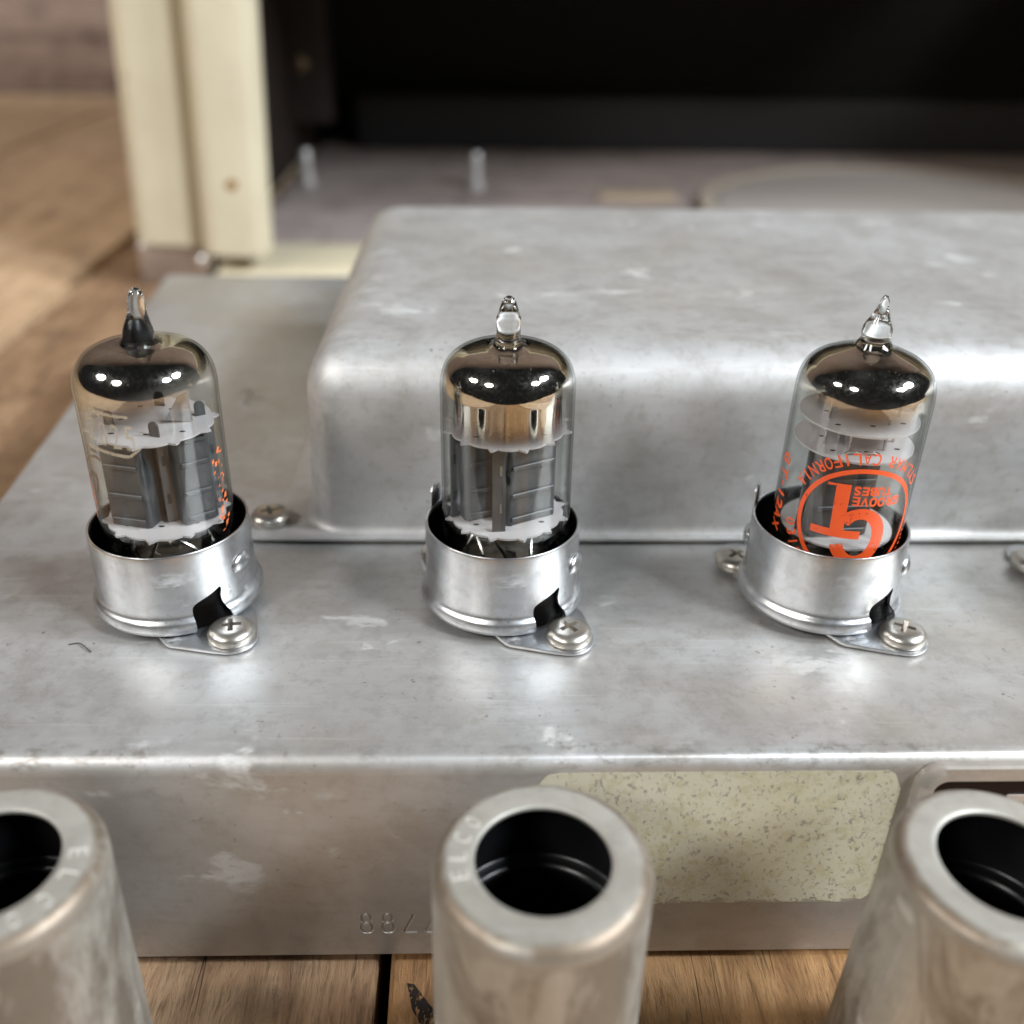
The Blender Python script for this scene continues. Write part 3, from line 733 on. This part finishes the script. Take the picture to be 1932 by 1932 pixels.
# middle tube: no print
t2 = tube_common('vacuum_tube', 'vacuum tube without any print, with a mirrored dome and clear straight tip', 0.5, 0.0,
    [(RG, 34.8), (9.58, 36.4), (9.3, 38.0), (8.6, 39.5), (7.4, 40.7), (5.9, 41.4), (4.2, 41.75), (2.7, 42.0), (1.95, 42.6)],
    (34.6, 29.9, 0.03, 0.5),
    [(0, 0, 41.9, 2.2), (0, 0, 42.5, 1.85), (0, 0, 43.1, 1.7), (0, 0, 44.4, 1.65), (0, 0, 45.3, 1.66), (0, 0, 45.8, 1.72), (0, 0, 46.1, 1.55), (0, 0, 47.0, 1.3), (0, 0, 47.9, 1.0), (0, 0, 48.4, 0.75), (0, 0, 48.7, 0.35)],
    [(29.6, 8.35, 12), (15.5, 8.35, 12)], 1)
make_anodes(t2, [(-4.3, -0.5, 24, 5.6, 4.6, 1.5), (2.7, -1.3, 28, 8.4, 4.2, 0.7)], 15.8, 29.5)
mb = MB().box((-0.95, -0.16, 15.2), (0.95, 0.16, 29.5), Matrix.Translation((-1.2, -6.3, 0)) @ Matrix.Rotation(R(6), 4, 'Z')); wg = mb.build('shield_plate', M['anode'], t2)
for z in (19.6, 25.6): MB().box((0.05, -0.24, z-0.8), (0.42, 0.22, z+0.8), Matrix.Translation((-1.2, -6.3, 0)) @ Matrix.Rotation(R(6), 4, 'Z')).build('slot', M['wire'], wg)
MB().prism([(0.85*math.cos(q*0.5236), 1.15*math.sin(q*0.5236)) for q in range(12)], -0.2, 0.2, Matrix.Translation((-0.35, -5.05, 23.6)) @ Matrix.Rotation(R(-18), 4, 'Z') @ Matrix.Rotation(R(90), 4, 'X')).build('anode_hole', M['anode_dark'], t2)
post(t2, -2.2, -3.5, 29.6, 33.5, 0.25); post(t2, -1.4, -3.0, 29.6, 34.0, 0.25); post(t2, 1.9, -2.5, 29.6, 33.0, 0.45); post(t2, 4.6, -1.5, 29.6, 34.5, 0.4)
MB().tube(spline([(-2.6, -4.6, 30.1), (-1.9, -5.0, 31.2), (-0.6, -4.6, 30.6), (-1.6, -4.3, 32.0), (-2.6, -4.9, 30.4)], 5), 0.22, 6).build('heater_wire', M['wire'], t2)
MB().tube(spline([(-3.6, -3.6, 30.2), (-1.2, -3.6, 31.6), (1.2, -3.0, 31.0)], 4), 0.22, 6).build('heater_wire', M['wire'], t2)
MB().box((2.6, -3.4, 29.9), (3.9, -2.2, 31.6)).build('getter_holder', M['wire'], t2)

# right tube: orange round print, upside down
t3 = tube_common('vacuum_tube', 'vacuum tube with a large orange upside-down round logo and a pointed tip', 50.6, 1.1,
    [(RG, 34.0), (9.55, 36.0), (9.25, 37.6), (8.5, 39.1), (7.1, 40.3), (5.4, 41.1), (3.9, 41.65), (2.8, 42.1), (2.2, 42.8)],
    (37.6, 33.6, 0.05, 0.6),
    [(0, 0, 42.0, 2.6), (0, 0, 42.7, 2.25), (0, 0, 43.3, 1.95), (0, 0, 44.0, 2.08), (0, 0, 44.8, 2.0), (0.03, 0, 45.5, 1.65), (0.08, 0, 46.1, 1.30), (0.12, 0, 46.7, 1.12), (0.15, 0, 47.3, 0.85), (0.18, 0, 48.0, 0.66), (0.2, 0, 48.7, 0.55), (0.2, 0, 49.2, 0.28)],
    [(31.6, 8.4, 0), (27.6, 8.4, 0), (13.6, 8.2, 0)], 2)
make_anodes(t3, [(-1.6, -2.2, 6, 9.6, 4.6, 0.9), (1.2, 3.6, 6, 8.6, 4.4, 0.9)], 14.0, 27.5)
for x, y, z1 in ((-5.0, -2.0, 36), (5.4, -1.0, 36), (-3, 4, 35), (3.0, -4.0, 32.5), (-2.2, -4.4, 31.6)): post(t3, x, y, 27.7, z1, 0.22)
MB().tube(spline([(-3.0, -5.4, 28.0), (-2.0, -6.0, 28.6), (-0.6, -5.6, 28.1), (0.6, -6.0, 28.5), (1.8, -5.5, 28.0)], 4), 0.2, 6).build('heater_wire', M['wire'], t3)
LU, LZ = -0.7, 18.7
lg = MB()
v_, f_ = ring_strip(LU, LZ, 8.9, 8.2, 0, 360, 140); lg.add(v_, f_)
mono = MB()
for q in ([(-4.44, 17.4), (-2.58, 17.4), (-2.70, 24.95), (-4.72, 24.85)], [(-7.15, 16.45), (-0.15, 16.4), (-0.2, 17.75), (-7.2, 17.6)], [(-5.9, 24.35), (-4.75, 24.5), (-4.75, 24.8), (-5.9, 24.75)]):
    v_, f_ = quad_patch(q, 12, 8, RG+0.04); mono.add(v_, f_)
v_, f_ = ring_strip(-0.4, 16.7, 3.95, 2.0, 143, -159, 90, 4.7, 3.02, RG+0.05); mono.add(v_, f_)
lg3 = lg.build('printed_logo', M['orange'], t3, smooth=False)
mono.build('monogram', M['orange'], lg3, smooth=False)
def arc_text(txt, phi0, step, rad, h, wid=None):
    for k, c_ in enumerate(txt):
        if c_ == ' ': continue
        ph = R(phi0+step*k); cx, cz = LU+rad*math.cos(ph), LZ+rad*math.sin(ph)
        up = Vector((-math.cos(ph), -math.sin(ph))); rt = Vector((up.y, -up.x))
        me = glyph_mesh('letter', c_, lambda px, py, pz: wrap(cx+rt.x*px+up.x*py, cz+rt.y*px+up.y*py), h, wid, bold=0.03, sub=0.6)
        link('letter', me, M['orange'], lg3)
arc_text('SYLMAR', 36, 7.6, 10.4, 1.65, 1.0); arc_text('CALIFORNIA', 86.5, 7.35, 10.4, 1.75, 1.05); arc_text('0310', 193.5, 8.6, 10.2, 1.7, 1.05)
fk = MB(); rnd = random.Random(3)
for k in range(9):
    ph = R(-40+k*4.2); cu_, cz_ = LU+10.1*math.cos(ph)+rnd.uniform(-0.4, 0.4), LZ+10.1*math.sin(ph)
    v_, f_ = quad_patch([(cu_-0.35, cz_-0.12), (cu_+0.35, cz_-0.2), (cu_+0.3, cz_+0.22), (cu_-0.25, cz_+0.15)], 2, 2); fk.add(v_, f_)
fk.build('print_flecks', M['orange'], lg3, smooth=False)
for txt, u0, u1, z, h in (('TUBES', 3.25, -2.35, 24.15, 1.25), ('GROOVE', 4.95, -2.3, 22.5, 1.35)):
    n = len(txt)
    for k, c_ in enumerate(txt):
        u = u0+(u1-u0)*(k+0.5)/n
        me = glyph_mesh('letter', c_, lambda px, py, pz: wrap(u-px, z-py), h, abs(u1-u0)/n*0.80, bold=0.09, sub=0.6); link('letter', me, M['orange'], lg3)
for k, (c_, z) in enumerate((('G', 25.0), ('T', 22.7), ('-', 21.0), ('1', 19.3), ('2', 17.5), ('A', 15.8), ('X', 14.0))):
    me = glyph_mesh('letter', c_, lambda px, py, pz: wrap(-14.2+py, z-px), 2.0, 0.9 if c_ in '-' else 1.45, bold=0.12, sub=0.6); link('letter', me, M['orange'], lg3)

# ------------------------------------------------------------------ tube shields
def shield_mesh():
    H = 42.8
    ext = [(12.9, 0.0), (13.0, 0.3), (12.9, 0.7), (12.55, 1.2), (12.5, 4.2), (12.4, 4.8), (12.2, 5.4), (12.18, 6.5), (12.1, 25), (12.0, 38)]
    ext += [(12.0-2.0*(1-math.cos(R(a))), H-2.0+2.0*math.sin(R(a))) for a in range(0, 91, 9)]
    ext += [(8.2, H), (7.5, H-0.03), (7.4, H-0.12), (7.4, H-0.5), (7.5, H-0.7)]
    ext += [(9.6, H-0.9), (11.0, H-1.4), (11.5, H-2.8), (11.6, 25), (11.7, 6.2), (12.1, 4.6), (12.1, 0.2), (12.9, 0.0)]
    return MB().lathe(ext, 120).mesh('shell', angle=60)
SHELL = shield_mesh(); SHELL.materials.append(M['shield'])
SLEEVE = MB().lathe([(11.35, 41.3), (11.35, 31.2), (11.1, 30.9), (10.3, 30.7), (9.7, 30.3), (9.6, 29.6), (9.75, 28.0), (9.8, 16), (9.4, 15.4), (8.6, 15.2), (8.4, 14.5), (8.5, 3)], 96).mesh('inner_sleeve', angle=60)
SLEEVE.materials.append(M['liner'])
FLOOR_IN = MB().lathe([(0, 0.3), (8.0, 0.3), (11.5, 0.3)], 32).mesh('spring_pad'); FLOOR_IN.materials.append(M['liner'])
def shield(label, x, y, rot, lets):
    t = thing('tube_shield', label, 'tube shield', (x, y, FZ), rot, 'metal tube shields standing on the planks')
    link('shell', SHELL, None, t); link('inner_sleeve', SLEEVE, None, t)
    for c_, ang in lets:
        a = R(ang); up = Vector((math.cos(a), math.sin(a))); rt = Vector((up.y, -up.x)); rad = 9.15
        me = glyph_mesh('letter', c_, lambda px, py, pz: (up.x*(rad+py)+rt.x*px, up.y*(rad+py)+rt.y*px, 42.8+pz), 1.95, 0.5 if c_ in 'I' else 1.15, thick=0.08, bold=-0.045, sub=5)
        link('letter', me, M['embossed'], t)
shield('open metal tube shield stamped ELCO, standing below the yellow tape in front of the chassis', 3.3, -55.9, (R(0.5), R(0.3), 0), [('O', 146), ('C', 162), ('L', 178), ('E', 194)])
shield('open metal tube shield with stamped letters, cut off by the left picture edge', -56.2, -55.8, (R(0.5), R(1.2), 0), [('E', 9), ('L', -10), ('C', -31), ('O', -52)])
shield('open metal tube shield without visible letters, standing before the brown nameplate', 51.9, -57.1, (R(0.5), R(2.3), 0), [])

# ------------------------------------------------------------------ amplifier cabinet behind
cab = thing('amp_cabinet', 'open cream covered amplifier cabinet with a black interior, standing behind the chassis', 'cabinet', (-130, 300, FZ))
def cb(x0, y0, z0, x1, y1, z1, name, mat, bevel=2.0, parent=None, seg=4):
    T = Matrix.Translation((130, -300, -FZ)); return MB().box((x0, y0, z0), (x1, y1, z1), T).build(name, mat, parent or cab, bevel=bevel, seg=seg)
lean = Matrix.Rotation(R(2.2), 4, 'Y')
def cpost(x0, x1, y0, y1, z0, z1, name, r):
    T = Matrix.Translation((130, -300, -FZ)) @ Matrix.Translation((x0, y0, z0)) @ lean @ Matrix.Translation((-x0, -y0, -z0))
    return MB().prism(rrect(x0, y0, x1, y1, r, 6), z0, z1, T).build(name, M['tolex'], cab, angle=50)
cpost(-150, -120.2, 296, 325, -20, 188, 'edge_post', 8)
cb(-149.5, 325.2, FZ, -126, 640, 188, 'side_panel', M['tolex'], 2)
cpost(-119.8, -93.2, 287, 310, -22, 188, 'frame_post', 7)
T_ = Matrix.Translation((130-104, 286.95-300, 6-FZ)) @ Matrix.Rotation(R(90), 4, 'X')
MB().prism([(2.6*math.cos(q*0.7)*(1+0.2*math.sin(q*3)), 2.4*math.sin(q*0.7)) for q in range(9)], 0, 0.06, T_).build('rust_spot', plain('rust_stain', (0.30, 0.17, 0.06), 0.7), cab)
cb(-150, 299, FZ, -121, 324, -20.5, 'corner_protector', plain('corner_metal', (0.52, 0.48, 0.47), 0.28, 0.9), 1.5)
o = MB().lathe([(0, 2.4), (2.4, 1.9), (3.6, 0.8), (3.9, 0)], 20, Matrix.Translation((8, -0.2, 10)) @ Matrix.Rotation(R(90), 4, 'X')).build('corner_screw', M['bright'], cab)
cb(-116.8, 290, FZ, 420, 341, -30, 'bottom_rail', M['tolex'], 3)
cb(-116.8, 341.2, FZ, 420, 640, -31, 'bottom_board', M['wood_in'], 1)
cb(-90, 600, -30.9, 420, 640, 4, 'grille_rail', M['rail'], 3)
cb(-126, 641, FZ, 420, 655, 190, 'grille', M['cloth'], 0.5)
cb(-125.8, 326, -30.8, -122, 640, 186, 'inner_wall', M['wood_dark'], 0.5)
cl = cb(-121.9, 540, -6, -98, 560, 184, 'corner_cleat', M['wood_dark'], 1.5)
MB().lathe([(0, 1.8), (2.5, 1.4), (4.2, 0.5), (4.4, 0)], 20, Matrix.Translation((130-115, 240-0.2, 28-FZ)) @ Matrix.Rotation(R(90), 4, 'X')).build('cleat_screw', plain('old_brass', (0.25, 0.18, 0.11), 0.35, 0.9), cl)
cb(-146, 310, 191, 420, 655, 205, 'top_panel', M['tolex'], 4)
cb(420.2, 296, FZ, 446, 655, 190, 'side_panel', M['tolex'], 6)
for x, y in ((-113.4+8, 478), (-7.2, 473)):
    MB().lathe([(0, 20), (2.2, 19.5), (2.8, 18.5), (2.8, 5), (4.2, 4.6), (4.2, 0)], 20, Matrix.Translation((130+x, y-300, -31-FZ))).build('stud', M['bright'], cab, angle=35)
cb(62, 440, -30.8, 106, 462, -29.5, 'bare_wood_patch', plain('bare_tan_wood', (0.46, 0.36, 0.26), 0.6), 0.3)
T = Matrix.Translation((130+238, 408-300, -FZ))
d = MB().lathe([(0, -27), (112, -27), (116, -27.5), (118, -29), (118, -30.8)], 96, T).build('round_disc', plain('grey_disc', (0.37, 0.335, 0.315), 0.6, 0.1), cab)
MB().lathe([(118.3, -30.8), (118.4, -26.6), (124, -26.4), (125, -27.4), (125, -30.8)], 96, T).build('disc_rim', plain('tan_rim', (0.39, 0.34, 0.28), 0.6), d)

# ------------------------------------------------------------------ small loose things
hair = MB().tube(spline([(-63.2, -12.2, 0.15), (-61.8, -12.0, 0.25), (-60.6, -13.0, 0.3), (-59.4, -14.0, 0.15)], 4), 0.09, 5).build('lint_fibre', plain('dark_lint', (0.05, 0.04, 0.035), 0.8), None)
hair['label'] = 'thin dark curved lint fibre lying on the chassis top'; hair['category'] = 'lint'
